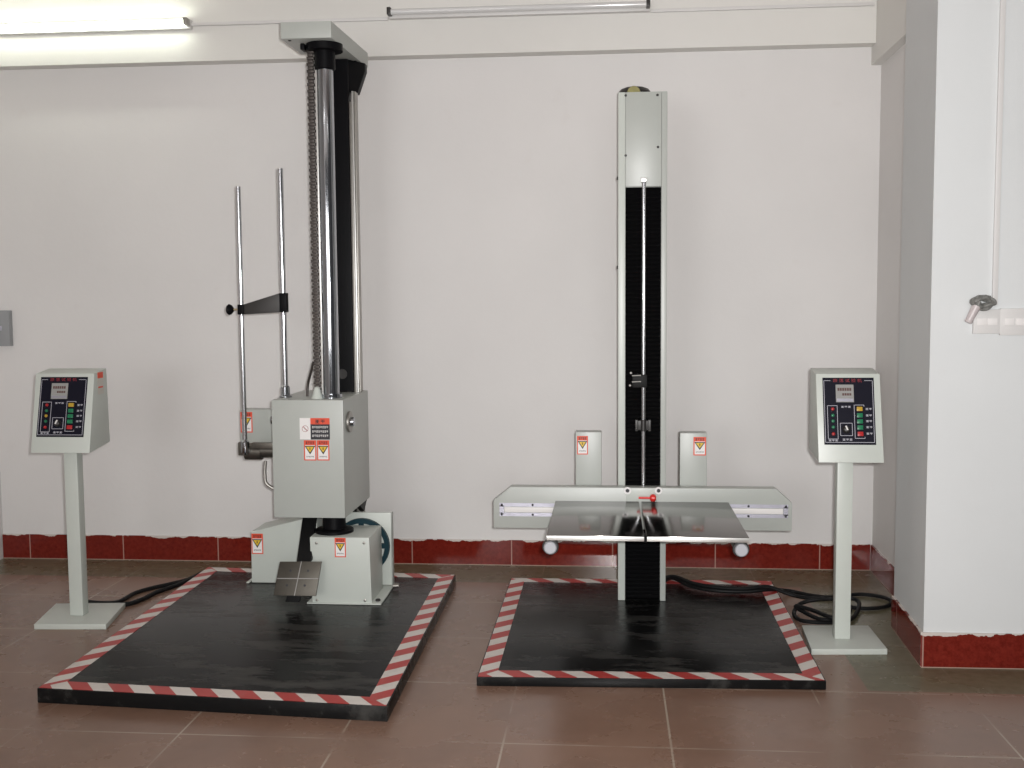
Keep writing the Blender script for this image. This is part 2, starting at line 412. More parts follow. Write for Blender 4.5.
def warning_label(pl, u, v, w, h, parent, inset=0.0):
    mb = MB(); e = .0005
    pl.slab(mb, u, v, u + w, v + h, inset, inset + e)                       # red border and header
    mb.mi = 1; b = w * .09
    pl.slab(mb, u + b, v + h * .24, u + w - b, v + h - b, inset + e, inset + 2 * e)
    mb.mi = 2
    c_ = u + w / 2; t = v + h * .27; r = w * .44
    pl.tri(mb, [(c_ - r, t), (c_ + r, t), (c_, t + h * .43)], inset + 2 * e, inset + 3 * e)
    marks(mb, pl, u + w * .14, v + h * .06, u + w * .86, v + h * .19, 4, inset + e, inset + 2 * e)
    mb.mi = 3; r2 = r * .72
    pl.tri(mb, [(c_ - r2, t + h * .045), (c_ + r2, t + h * .045), (c_, t + h * .33)], inset + 3 * e, inset + 4 * e)
    mb.mi = 2
    pl.slab(mb, c_ - w * .035, t + h * .08, c_ + w * .035, t + h * .20, inset + 4 * e, inset + 5 * e)
    marks(mb, pl, u + w * .18, v + h * .78, u + w * .82, v + h * .84, 6, inset + 2 * e, inset + 3 * e)
    o = mb.build('warning_label', [RED, SWHITE, INK, YEL], parent, smooth=0)
    o['label'] = 'red and white warning sticker with a yellow triangle'
    return o

def screw(p, n, r, parent, m=STEEL):
    p, n = Vec(p), Vec(n)
    return MB().lathe(p, n, [(0, r), (.0015, r), (.003, r * .6)], 12).build('screw', m, parent)

def platform(corners, h, parent, tw, label):
    c_ = [Vec((p[0], p[1], h)) for p in corners]        # FL, FR, BR, BL
    b = MB().hexa([Vec((p.x, p.y, 0)) for p in c_] + c_, 0.004)
    mb = MB(); mb.hexa([Vec((p.x, p.y, 0.0)) for p in c_] + c_, 0.004)
    base = mb.build('base_platform', PLAT, parent)
    base['label'] = label
    n = 4; ctr = sum(c_, Vec()) / 4; inner = []; outer = []
    for i in range(n):
        p, a, b_ = c_[i], c_[i - 1], c_[(i + 1) % n]
        d1, d2 = (a - p).normalized(), (b_ - p).normalized()
        s_ = abs(d1.cross(d2).z)
        outer.append(p + (d1 + d2) * 0.005 / s_); inner.append(p + (d1 + d2) * tw / s_)
    for i in range(n):
        a, b_, ia, ib = outer[i], outer[(i + 1) % n], inner[i], inner[(i + 1) % n]
        d = (b_ - a).normalized(); o_ = Vec((d.y, -d.x, 0))
        bm = bmesh.new(); uvl = bm.loops.layers.uv.new('uv')
        lo = [bm.verts.new(q + Vec((0, 0, .0002)) - Vec(parent['_base'])) for q in (a, b_, ib, ia)]
        hi = [bm.verts.new(q + Vec((0, 0, .0010)) - Vec(parent['_base'])) for q in (a, b_, ib, ia)]
        fs = [bm.faces.new(hi), bm.faces.new(lo[::-1])] + [bm.faces.new([lo[j], lo[(j + 1) % 4], hi[(j + 1) % 4], hi[j]]) for j in range(4)]
        base_p = Vec(parent['_base'])
        for f in fs:
            for l_ in f.loops:
                q = l_.vert.co + base_p - ia
                l_[uvl].uv = (q.dot(d) + 0.05 * i, q.dot(o_))
        me = bpy.data.meshes.new('hazard_tape'); bm.to_mesh(me); bm.free(); me.materials.append(TAPE)
        t = bpy.data.objects.new('hazard_tape', me); COL.objects.link(t); t.parent = base
        t['label'] = 'red and white striped tape'
    return base

# ------------------------------------------------------------------ left drop tester
LT = thing('drop_tester', 'left testing machine with round chrome column and grey carriage box on black platform', 'testing machine', (-1.3, 4.15, 0), 'drop testing machines')
lp = platform([(-1.888, 3.373), (-0.692, 3.291), (-0.703, 4.926), (-1.916, 5.000)], 0.05, LT, 0.072, 'scuffed black platform edged in striped tape')

# front housing on its flange
HZ0, HZ1, HY0, HY1 = 0.056, 0.335, 4.414, 4.660
fh = MB().hexa([(-1.241, HY0, HZ0), (-0.986, HY0, HZ0), (-0.990, HY1, HZ0), (-1.243, HY1, HZ0), (-1.246, HY0, HZ1), (-0.993, HY0, HZ1), (-0.993, HY1, HZ1), (-1.246, HY1, HZ1)], .003)
mb = MB(); mb.hexa([(-1.241, HY0, HZ0), (-0.986, HY0, HZ0), (-0.990, HY1, HZ0), (-1.243, HY1, HZ0), (-1.246, HY0, HZ1), (-0.993, HY0, HZ1), (-0.993, HY1, HZ1), (-1.246, HY1, HZ1)], .003)
fh = mb.build('front_housing', PALE, LT)
mb = MB(); mb.prism([(-1.262, 4.406, .051), (-0.946, 4.406, .051), (-0.946, 4.56, .051), (-0.950, 4.705, .051), (-1.262, 4.705, .051)], (0, 0, .006), .001)
for sx_ in (-1.25, -.962):
    pass
mb.build('base_flange', PALE, LT)
for px, py in ((316.5, 543), (364, 543), (317, 600), (365, 600.5)):
    p = A(px, py, y=HY0); screw(p, (0, -1, 0), .006, fh)
for px, py in ((378, 601),):
    p = A(px, py, z=.057); MB().lathe(p, (0, 0, 1), [(0, .011), (.008, .011), (.010, .007)], 6).build('bolt', DARKARM, LT)
hp = Plane((-1.246, HY0, HZ1), (1, 0, 0), (0, 0, -1))
a, b = A(334.5, 536.5, y=HY0), A(346, 556, y=HY0)
warning_label(hp, a.x + 1.246, max(.002, HZ1 - a.z), b.x - a.x, a.z - b.z, fh)

# rear housing with the sloping top
mb = MB(); mb.prism([(-1.608, 4.73, .051), (-1.300, 4.73, .051), (-1.300, 4.73, .358), (-1.345, 4.73, .350), (-1.606, 4.73, .284)], (0, .20, 0), .003)
rh = mb.build('rear_housing', PALE, LT)
MB().box((-1.628, 4.715, .051), (-1.615, 4.94, .056), .001).build('base_flange', PALE, LT)
rp = Plane((-1.608, 4.73, .30), (1, 0, 0), (0, 0, -1))
a, b = A(250, 536.5, y=4.73), A(262, 554, y=4.73)
warning_label(rp, .004, .30 - .276, b.x - a.x, .276 - b.z, rh)

# guard plate with the pulley in front of it
mb = MB(); mb.box((-1.20, 4.700, .058), (-0.953, 4.712, .384), .002)
mb.box((-0.957, 4.700, .058), (-0.953, 4.73, .384))
mb.build('guard_plate', PALE, LT)
wc = A(362, 546, y=4.685); wc.y = 4.676
mb = MB(); mb.ring(wc, (0, 1, 0), .124, .103, .02, 48); mb.ring(wc, (0, 1, 0), .032, .012, .02, 24)
for i in range(8):
    t = i * PI / 4 + .02; d = Vec((math.cos(t), 0, math.sin(t))); o_ = Vec((-d.z, 0, d.x)) * .011
    q = [wc + d * .028 - o_, wc + d * .106 - o_, wc + d * .106 + o_, wc + d * .028 + o_]
    mb.prism([Vec((p.x, wc.y + .004, p.z)) for p in q], (0, .012, 0))
mb.build('pulley_wheel', TEAL, LT)
MB().cyl((-0.944, 4.66, .066), (-0.918, 4.66, .066), .010).build('bolt', STEEL, LT)

# column
CX, CY_ = -1.168, 4.525
MB().lathe((CX, CY_, HZ1), (0, 0, 1), [(0, .082), (.012, .082), (.016, .076), (.018, .05), (.10, .046)], 40).build('column_flange', BLACK, LT)
MB().cyl((CX, CY_, HZ1 + .02), (CX, CY_, 2.40), .0335, n=48).build('chrome_column', CHROME, LT)
MB().lathe((CX, CY_, 2.275), (0, 0, 1), [(0, .040), (.004, .043), (.075, .043), (.076, .075), (.1045, .075)], 40).build('column_collar', BLACK, LT)
# cap: a short front plate over column and chain, a longer arm to the rear post
mb = MB(); mb.prism([(-1.318, 4.41, 2.380), (-1.110, 4.41, 2.380), (-1.090, 5.0, 2.380), (-1.215, 5.0, 2.380), (-1.225, 4.70, 2.380), (-1.316, 4.70, 2.380)], (0, 0, .066), .002)
cap = mb.build('top_cap', GREY, LT)
for x, y in ((-1.29, 4.44), (-1.14, 4.62), (-1.115, 4.85)):
    screw((x, y, 2.380), (0, 0, -1), .007, cap, BLACK)
MB().box((-1.262, 4.49, 2.355), (-1.245, 4.55, 2.3795), .003).build('chain_bracket', BLACK, LT)
# rear post: black column, steel strip, gusset
xl, xr = A(321, 250, y=4.80).x, A(351, 250, y=4.80).x
mb = MB(); mb.box((xl, 4.80, .051), (xr, 4.86, 2.3795), .002)
rc = mb.build('rear_column', BLACK, LT)
p = A(342.5, 374, y=4.80); MB().cyl(p, p + Vec((0, -.003, 0)), .022).build('bolt_head', DARKARM, LT)
x0, x1 = A(351.3, 250, y=4.80).x, A(357.6, 250, y=4.80).x
MB().box((x0 + .001, 4.804, .051), (x0 + .012, 4.84, 2.195), .001).build('guide_strip', STEEL, LT)
MB().box((x0 + .013, 4.800, .051), (x0 + .021, 4.83, 2.24), .001).build('guide_strip', ALU, LT)
MB().box((x0 + .022, 4.808, .051), (x1, 4.86, 2.24), .001).build('guide_strip', STEEL, LT)
mb = MB(); mb.prism([(xr - .01, 4.80, 2.3795), (xr + .055, 4.90, 2.3795), (xr + .055, 4.90, 2.345), (xr + .028, 4.86, 2.24), (xr - .01, 4.80, 2.24)], (0, .045, 0), .001)
mb.build('gusset', BLACK, LT)
# chain
ct, cb = A(312.5, 100, y=4.52), A(316.2, 380, y=4.52)
cx = (ct.x + cb.x) / 2
mb = MB(); z = .915; i = 0
while z < 2.35:
    wv = .0115 if i % 2 else .0150
    mb.box((cx - wv, 4.512, z), (cx + wv, 4.532, z + .0115), .002); z += .0135; i += 1
mb.box((cx - .006, 4.518, .905), (cx + .006, 4.526, 2.36))
mb.build('roller_chain', CHAINM, LT)
MB().box((cx + .019, 4.515, .915), (cx + .026, 4.530, 2.36), .001).build('chain_guide', ALU, LT)
MB().lathe((cx + .003, 4.50, .911), (0, 0, 1), [(0, .026), (.02, .018), (.045, .012), (.05, .006)], 16).build('chain_anchor', PALE, LT)
a = A(313, 366, y=4.56)
MB().tube([A(313.5, 362, y=4.56), A(310.5, 374, y=4.58), A(308, 384, y=4.60), Vec((A(307, 392, y=4.60).x, 4.60, .905))], .0055).build('sensor_cable', CHAINM, LT)

# carriage box
BX0, BX1, BY0, BY1, BZ0, BZ1 = -1.400, -1.096, 4.425, 4.905, 0.414, 0.911
mb = MB(); mb.box((BX0, BY0, BZ0), (BX1, BY1, BZ1), .0035)
cb_ = mb.build('carriage_box', GREY, LT)
MB().ring((CX, CY_, BZ1), (0, 0, 1), .045, .034, .018).build('column_bushing', CHROME, LT)
fp = Plane((BX0, BY0, BZ1), (1, 0, 0), (0, 0, -1))
def onbox(px, py): p = A(px, py, y=BY0); return p.x - BX0, BZ1 - p.z
# notice sign
mb = MB(); e = .0005
u0, v0 = onbox(299.5, 418); u1, v1 = onbox(330, 439.5); um = u0 + (u1 - u0) * .36
fp.slab(mb, u0, v0, u1, v1, 0, e)
mb.mi = 1; fp.slab(mb, um, v0, u1, v0 + (v1 - v0) * .29, e, 2 * e)
mb.mi = 2; fp.slab(mb, um, v0 + (v1 - v0) * .29, u1, v1, e, 2 * e)
marks(mb, fp, um + .018, v0 + .007, u1 - .018, v0 + .022, 2, 2 * e, 3 * e)
mb.mi = 0
for i in range(3):
    vv = v0 + (v1 - v0) * (.38 + .20 * i)
    marks(mb, fp, um + .006, vv, u1 - .006, vv + .0085, 8, 2 * e, 3 * e)
mb.mi = 3
c_ = fp.p((u0 + um) / 2, v0 + (v1 - v0) * .50, e)
mb.ring(c_, (0, -1, 0), .0135, .0120, .0006, 24)
for k_ in range(6):
    fp.slab(mb, (u0 + um) / 2 - .0085 + k_ * .003, v0 + (v1 - v0) * .5 - .0085 + k_ * .003, (u0 + um) / 2 - .0045 + k_ * .003, v0 + (v1 - v0) * .5 - .0055 + k_ * .003, e, 2 * e)
sg = mb.build('notice_sign', [SWHITE, RED, INK, INKRED], cb_, smooth=0); sg['label'] = 'white, red and black notice sticker with rows of small print'
for px in (303.8, 316.9):
    ua, va = onbox(px, 440.3); ub, vb = onbox(px + 12.7, 460.5)
    warning_label(fp, ua, va, ub - ua, vb - va, cb_)
# side knobs
for sx_, p in ((1, A(346, 422, y=4.50)), (-1, A(271, 420, y=4.50))):
    x = BX1 if sx_ > 0 else BX0
    z = p.z
    mb = MB(); mb.lathe((x, 4.51, z), (sx_, 0, 0), [(0, .040), (.004, .045), (.012, .045), (.014, .034)], 28); mb.mi = 1; mb.lathe((x + sx_ * .0141, 4.51, z), (sx_, 0, 0), [(0, .020), (.012, .019), (.014, .014)], 20)
    kn = mb.build('side_knob', [STEEL, CHROME], cb_)
# left wing behind the box
a, b = A(239.8, 409.5, y=4.78), A(271, 443, y=4.78)
mb = MB(); mb.box((a.x, 4.78, b.z), (BX0 - .001, 4.86, a.z), .003)
wing = mb.build('rear_bracket', GREY, LT)
wp = Plane((a.x, 4.78, a.z), (1, 0, 0), (0, 0, -1))
l0, l1 = A(239.8, 412, y=4.78), A(252.2, 432.5, y=4.78)
warning_label(wp, .002, a.z - l0.z, l1.x - l0.x, l0.z - l1.z, wing)
# small black post foot at the box's lower right
MB().prism([(BX1 - .004, 4.72, BZ0 - .002), (BX1 - .004, 4.86, BZ0 - .002), (BX1 - .004, 4.80, BZ0 - .045)], (-.02, 0, 0)).build('lower_bracket', BLACK, LT)

# guide rods with the tie arm
YR = 4.55
bt, bb = A(281.3, 168.5, y=YR), A(284.5, 398, y=YR)
xb = (bt.x + bb.x) / 2
mb = MB(); mb.cyl((xb, YR, BZ1), (xb, YR, bt.z), .0118, n=28)
rb_ = mb.build('support_rod', ROD, LT)
MB().lathe((xb, YR, BZ1), (0, 0, 1), [(0, .027), (.006, .027), (.010, .019), (.045, .018), (.05, .0125)], 28).build('rod_collar', CHROME, rb_)
at_, ab = A(239.7, 186.5, y=YR), A(244, 452, y=YR)
xa = (at_.x + A(242.6, 410, y=YR).x) / 2
mb = MB(); mb.cyl((xa, YR, ab.z), (xa, YR, at_.z), .0100, n=28)
ra_ = mb.build('support_rod', ROD, LT)
MB().lathe((xa, YR, ab.z), (0, 0, 1), [(-.01, .013), (0, .018), (.045, .018), (.052, .010)], 24).build('rod_collar', CHROME, ra_)
# tie arm
za1, za0 = A(242, 304.5, y=YR).z, A(242, 314.5, y=YR).z
zb1, zb0 = A(286, 293, y=YR).z, A(286, 312.2, y=YR).z
mb = MB(); mb.prism([(xa + .011, YR - .007, za0), (xb - .012, YR - .007, zb0), (xb - .012, YR - .007, zb1), (xa + .011, YR - .007, za1)], (0, .014, 0), .001)
arm = mb.build('tie_arm', DARKARM, LT)
MB().box((xa - .013, YR - .015, za0), (xa + .014, YR + .015, za1), .002).build('clamp', BLACK, arm)
MB().box((xb - .013, YR - .016, zb0), (xb + .018, YR + .016, zb1), .002).build('clamp', BLACK, arm)
zk = (za0 + za1) / 2
MB().cyl((xa - .013, YR, zk), (xa - .040, YR, zk), .004).build('clamp_screw', BRASS, arm)
MB().lathe((xa - .034, YR, zk), (-1, 0, 0), [(0, .008), (.010, .020), (.020, .024), (.028, .018), (.030, .006)], 20).build('clamp_knob', BLACK, arm)
# elbow at the rod's foot
z0 = A(243, 449, y=YR).z; ze = A(256, 453, y=YR).z
mb = MB(); mb.box((xa - .034, YR + .006, z0 - .030), (xa - .004, YR + .05, z0 + .028), .003)
mb.cyl((xa - .012, YR + .046, ze), (xa + .060, YR + .046, ze), .036, n=28)
mb.cyl((xa + .058, YR + .046, ze + .004), (BX0 + .002, YR + .046, ze + .004), .031, n=28)
mb.box((xa + .03, YR - .01, ze + .02), (BX0 + .002, YR + .02, ze + .045), .002)
mb.build('pivot_elbow', mat('dark_steel', (0.13, 0.12, 0.105), .38, .8, noise=.2, nscale=30), LT)
MB().tube([A(265.5, 461, y=YR + .03), A(265, 475, y=YR + .03), A(268, 485, y=YR + .03), Vec((BX0 + .004, YR + .03, A(271, 494, y=YR + .03).z))], .007).build('air_hose', STEEL, LT)

# drop arm and its steel impact plate
mb = MB()
q1, q2 = A(304.5, 522, y=4.60), A(317, 522, y=4.60); q3, q4 = A(310.5, 562, y=4.372), A(296.5, 562, y=4.372)
q1.z = q2.z = .43
mb.prism([q1, q2, q3, q4], (0, .035, 0), .002)
q5, q6 = A(299, 597, y=4.345), A(285, 597, y=4.345)
mb.prism([q4 + Vec((.004, 0, 0)), q3, Vec((q5.x, 4.345, .075)), Vec((q6.x, 4.345, .075))], (0, .02, 0), .002)
mb.build('drop_arm', BLACKSOFT, LT)
t0, t1 = A(279.9, 561.5, y=4.362), A(321.4, 561.5, y=4.362); b1, b0 = A(315.6, 596, y=4.318), A(273.2, 595.5, y=4.318)
nrm = (t1 - t0).cross(b0 - t0).normalized()
if nrm.y > 0: nrm = -nrm
mb = MB(); mb.hexa([t0 - nrm * .012, t1 - nrm * .012, b1 - nrm * .012, b0 - nrm * .012, t0, t1, b1, b0], .001)
mb.mi = 1
mt, mb_, ml, mr = (t0 + t1) / 2 + (t1 - t0) * .02, (b0 + b1) / 2 + (t1 - t0) * .0, (t0 + b0) / 2, (t1 + b1) / 2
def strip(p, q, w):
    d = (q - p).normalized(); s_ = d.cross(nrm) * w
    mb.hexa([p - s_ - nrm * .0005, p + s_ - nrm * .0005, q + s_ - nrm * .0005, q - s_ - nrm * .0005, p - s_ + nrm * .0006, p + s_ + nrm * .0006, q + s_ + nrm * .0006, q - s_ + nrm * .0006])
strip(mt, mb_, .0016); strip(ml, mr, .0016)
mb.mi = 2
for u, v in ((.30, .27), (.72, .27), (.28, .70), (.70, .70)):
    p = t0.lerp(t1, u).lerp(b0.lerp(b1, u), v); mb.cyl(p - nrm * .001, p + nrm * .0008, .005, n=14)
mb.build('impact_plate', [mat('oiled_steel', (0.085, 0.078, 0.066), 0.42, 0.75, noise=.15, nscale=25), mat('scribed_line', (0.30, 0.29, 0.28), .4), INK], LT)

# ------------------------------------------------------------------ right drop tester
RT_ = thing('drop_tester', 'right testing machine with flat grey column and split steel table on black platform', 'testing machine', (0.15, 4.4, 0), 'drop testing machines')
platform([(-0.450, 3.626), (0.735, 3.668), (0.745, 4.971), (-0.450, 4.953)], 0.032, RT_, 0.068, 'black platform edged in striped tape')
YC = 4.606; PZ = 0.0325
xl0, xr0 = 0.043, 0.245
ztop = 2.172; zcov = A(640, 186.5, y=YC).z
xi0, xi1 = A(625.3, 300, y=YC).x, A(661, 300, y=YC).x
mb = MB(); mb.box((xl0, YC + .022, PZ), (xr0, 4.80, ztop), .003)
colb = mb.build('column', GREY, RT_)
for a, b in ((xl0, xi0), (xi1, xr0)):
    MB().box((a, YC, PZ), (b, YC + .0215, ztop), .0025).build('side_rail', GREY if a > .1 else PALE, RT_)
mb = MB(); mb.box((xi0 + .0005, YC + .002, zcov), (xi1 - .0005, YC + .0215, ztop), .001)
cov = mb.build('cover_plate', GREY, RT_)
for px, py in ((624.6 + 1, 95.5), (657.5, 95), (625.6, 155.5), (658, 147)):
    screw(A(px, py, y=YC + .002), (0, -1, 0), .0055, cov, DARKARM)
# bellows
mb = MB(); z = PZ + .002; pts = [];
nf = int((zcov - .002 - z) / .018); st = (zcov - .002 - z) / nf
for i in range(nf + 1):
    pts.append((YC + .016, z + i * st))
    if i < nf: pts.append((YC + .007, z + (i + .5) * st))
poly = [(xi0 + .0008, y, zz) for y, zz in pts] + [(xi0 + .0008, YC + .0212, pts[-1][1]), (xi0 + .0008, YC + .0212, pts[0][1])]
mb.prism(poly, (xi1 - xi0 - .0016, 0, 0))
mb.build('bellows', BELLOW, RT_, smooth=0)
# motor cover peeping over the top
a, b = A(618, 91, y=4.68), A(651.5, 91, y=4.68)
mx_ = (a.x + b.x) / 2; rr = (b.x - a.x) / 2
mb = MB(); mb.lathe((mx_, 4.70, ztop), (0, 0, 1), [(0, rr), (.012, rr), (.026, rr * .84), (.033, rr * .6), (.034, .01)], 32); mb.mi = 1
mb.lathe((mx_ - .005, 4.70, ztop + .002), (0, -1, 0), [(0, .03), (rr - .004, .028), (rr + .001, .026)], 24)
mb.build('motor_cover', [DARKARM, OLIVE], RT_)
for z_ in (A(616, 177, y=YC).z, A(617.5, 267, y=YC).z):
    MB().cyl((xl0 + .001, YC + .05, z_), (xl0 - .006, YC + .05, z_), .007).build('bolt_head', DARKARM, RT_)
# carriage beam
CYF = 4.526; cz0, cz1, czc = 0.359, 0.535, 0.476
mb = MB(); mb.prism([(-.482, CYF, cz0), (.757, CYF, cz0), (.757, CYF, czc), (.692, CYF, cz1), (-.409, CYF, cz1), (-.482, CYF, czc)], (0, .06, 0), .003)
cbm = mb.build('carriage_beam', GREY, RT_)
MB().box((-.02, CYF + .0605, cz0 + .01), (.31, YC - .0005, cz1 - .01), .002).build('slider_block', GREY, RT_)
bpn = Plane((-.482, CYF, cz1), (1, 0, 0), (0, 0, -1))
def onbeam(px, py): p = A(px, py, y=CYF); return p.x + .482, cz1 - p.z
for pxa, pxb, side in ((499.5, 577, 0), (712, 788, 1)):
    u0, v0 = onbeam(pxa, 502.8 if not side else 504); u1, v1 = onbeam(pxb, 516.3 if not side else 518.6)
    v1 = v0 + .056
    mb = MB(); t = .011
    for (a, b, c2, d2) in ((u0, v0, u1, v0 + t + .004), (u0, v1 - t - .004, u1, v1), (u0, v0 + t, u0 + t + .008, v1 - t), (u1 - t - .008, v0 + t, u1, v1 - t)):
        bpn.slab(mb, a, b, c2, d2, .0002, .003)
    sl = mb.build('slot_frame', ZINC, cbm)
    mb = MB(); bpn.slab(mb, u0 + t + .010, v0 + t + .006, u1 - t - .010, v1 - t - .006, .0002, .005, .001)
    s2_ = mb.build('slide_bar', WHITE, cbm)
    us = [u0 + .010, u0 + (u1 - u0) * .43, u1 - .01] if not side else [u0 + .01, u0 + (u1 - u0) * .48, u1 - .010]
    for u_ in us:
        for vv in (v0 + .007, v1 - .007):
            MB().lathe(bpn.p(u_, vv, .003), (0, -1, 0), [(0, .005), (.002, .005), (.003, .003)], 10).build('screw', INK, cbm)
for px in (627.5, 658.5):
    p = A(px, 490.5, y=CYF)
    p = p + Vec((0, -.0032, 0)); MB().ring(p, (0, -1, 0), .0155, .0080, .0025, 24).build('washer', WHITE, cbm)
    MB().cyl(p, p + Vec((0, -.0015, 0)), .0078, n=20).build('bolt_hole', INK, cbm)
a, b = A(626, 497, y=CYF), A(650, 497, y=CYF)
mb = MB(); mb.box((a.x - .0, CYF - .003, .478), (b.x + .03, CYF - .0003, cz1 - .002), .001)
mb.build('centre_plate', PALE, RT_)  # pale slab standing in for the flash glare on the beam
p = A(653, 498, y=4.50); q = A(641, 499, y=4.50)
mb = MB(); mb.lathe((p.x - .012, 4.500, p.z), (1, 0, 0), [(0, .010), (.006, .016), (.018, .016), (.024, .010)], 20); mb.cyl((q.x - .01, 4.500, p.z), (p.x, 4.500, p.z), .005)
mb.cyl((p.x, 4.500, p.z), (p.x, CYF - .003, p.z), .006)
mb.build('release_knob', BRED, RT_)
# brackets behind the beam
for (pa, pb, la) in (((575.5, 432), (601.5, 486), (577, 436, 588, 454.5)), ((680, 433), (706.8, 487), (693.5, 437, 706, 455.5))):
    a, b = A(*pa, y=4.60), A(*pb, y=4.60)
    mb = MB(); mb.box((a.x, 4.60, cz0 + .02), (b.x, 4.67, a.z), .003)
    mb.box((a.x + .01, 4.5865, cz0 + .03), (b.x - .01, 4.6003, cz1 - .02))
    br = mb.build('upright_bracket', GREY, RT_)
    l0, l1 = A(la[0], la[1], y=4.60), A(la[2], la[3], y=4.60)
    bpl = Plane((a.x, 4.60, a.z), (1, 0, 0), (0, 0, -1))
    warning_label(bpl, l0.x - a.x, a.z - l0.z, l1.x - l0.x, l0.z - l1.z, br)
# table in two halves on round arms
TZ1, TZ0 = .4775, .4605; ty0, ty1 = 3.852, 4.5245
xs0, xs1 = A(644.2, 538, y=ty0).x, A(647.0, 538, y=ty0).x
xtl, xtr = -.220, .498
for a, b, nx in ((xtl, xs0, 1), (xs1, xtr, 0)):
    mb = MB()
    mb.box((a, ty0 + .004, TZ0), (b, ty1, TZ1), .0015)
    tb = mb.build('table_half', TABLE, RT_)
    MB().box((a, ty0, TZ0), (b, ty0 + .0035, TZ1 - .001), .001).build('front_edging', ALU, tb)
for px, py in ((550.5, 546.5), (741, 548.2)):
    p = A(px, py, y=3.87); rz = TZ0 - .0275
    mb = MB(); mb.cyl((p.x, 3.885, rz), (p.x, CYF - .0003, rz), .024, n=28)
    ar = mb.build('table_arm', STEEL, RT_)
    MB().lathe((p.x, 3.885, rz), (0, -1, 0), [(0, .027), (.012, .030), (.016, .028)], 32).build('end_collar', DARKARM, ar)
    MB().lathe((p.x, 3.868, rz), (0, -1, 0), [(0, .0235), (.016, .0235), (.019, .020)], 28).build('end_cap', CAPM, ar)
mb = MB(); mb.box((xs0 + .001, ty0 - .001, TZ0 - .004), (xs1 - .001, ty0 + .05, TZ1 + .001)); mb.build('centre_stop', BLACK, RT_)  # black block filling the notch at the front of the split
# front guide rod and its fittings
YG = 4.578
rt, rbm = A(643.6, 179, y=YG), A(643.6, 487, y=YG); xg = (rt.x + rbm.x) / 2
MB().cyl((xg, YG, cz1 - .002), (xg, YG, rt.z), .0082, n=20).build('guide_rod', ROD, RT_)
MB().box((xg - .012, YG - .012, rt.z - .012), (xg + .012, YC + .002, rt.z + .006), .002).build('rod_bracket', ALU, RT_)
a, b = A(634, 375, y=4.565), A(647, 387.5, y=4.565)
mb = MB(); mb.box((a.x - .006, 4.562, b.z), (b.x, 4.594, a.z), .002)
sn = mb.build('limit_sensor', BLACKSOFT, RT_)
for py in (375.8, 382):
    p0, p1 = A(632, py, y=4.558), A(641, py - .4, y=4.558)
    MB().cyl(p0, p1, .0026, n=8).build('sensor_pin', ALU, sn)  # thin bright bars stand in for highlight lines on the black block
for px, py in ((631, 373), (630, 385.5)):
    p = A(px, py, y=4.565); MB().lathe(p, (0, -1, 0), [(0, .005), (.003, .005), (.005, .002)], 12).build('screw', ALU, sn)  # bright dots stand in for small highlights on the block
a, b = A(635.3, 420, y=4.56), A(651, 431.5, y=4.56)
mb = MB()
mb.box((a.x, 4.562, b.z), (a.x + .011, 4.598, a.z), .002); mb.box((b.x - .011, 4.562, b.z), (b.x, 4.598, a.z), .002)
mb.box((a.x + .008, 4.570, b.z + .004), (b.x - .008, 4.598, a.z - .004), .002); mb.cyl((xg, YG - .002, b.z), (xg, YG - .002, a.z), .013, n=20)
mb.build('rod_clamp', DARKARM, RT_)

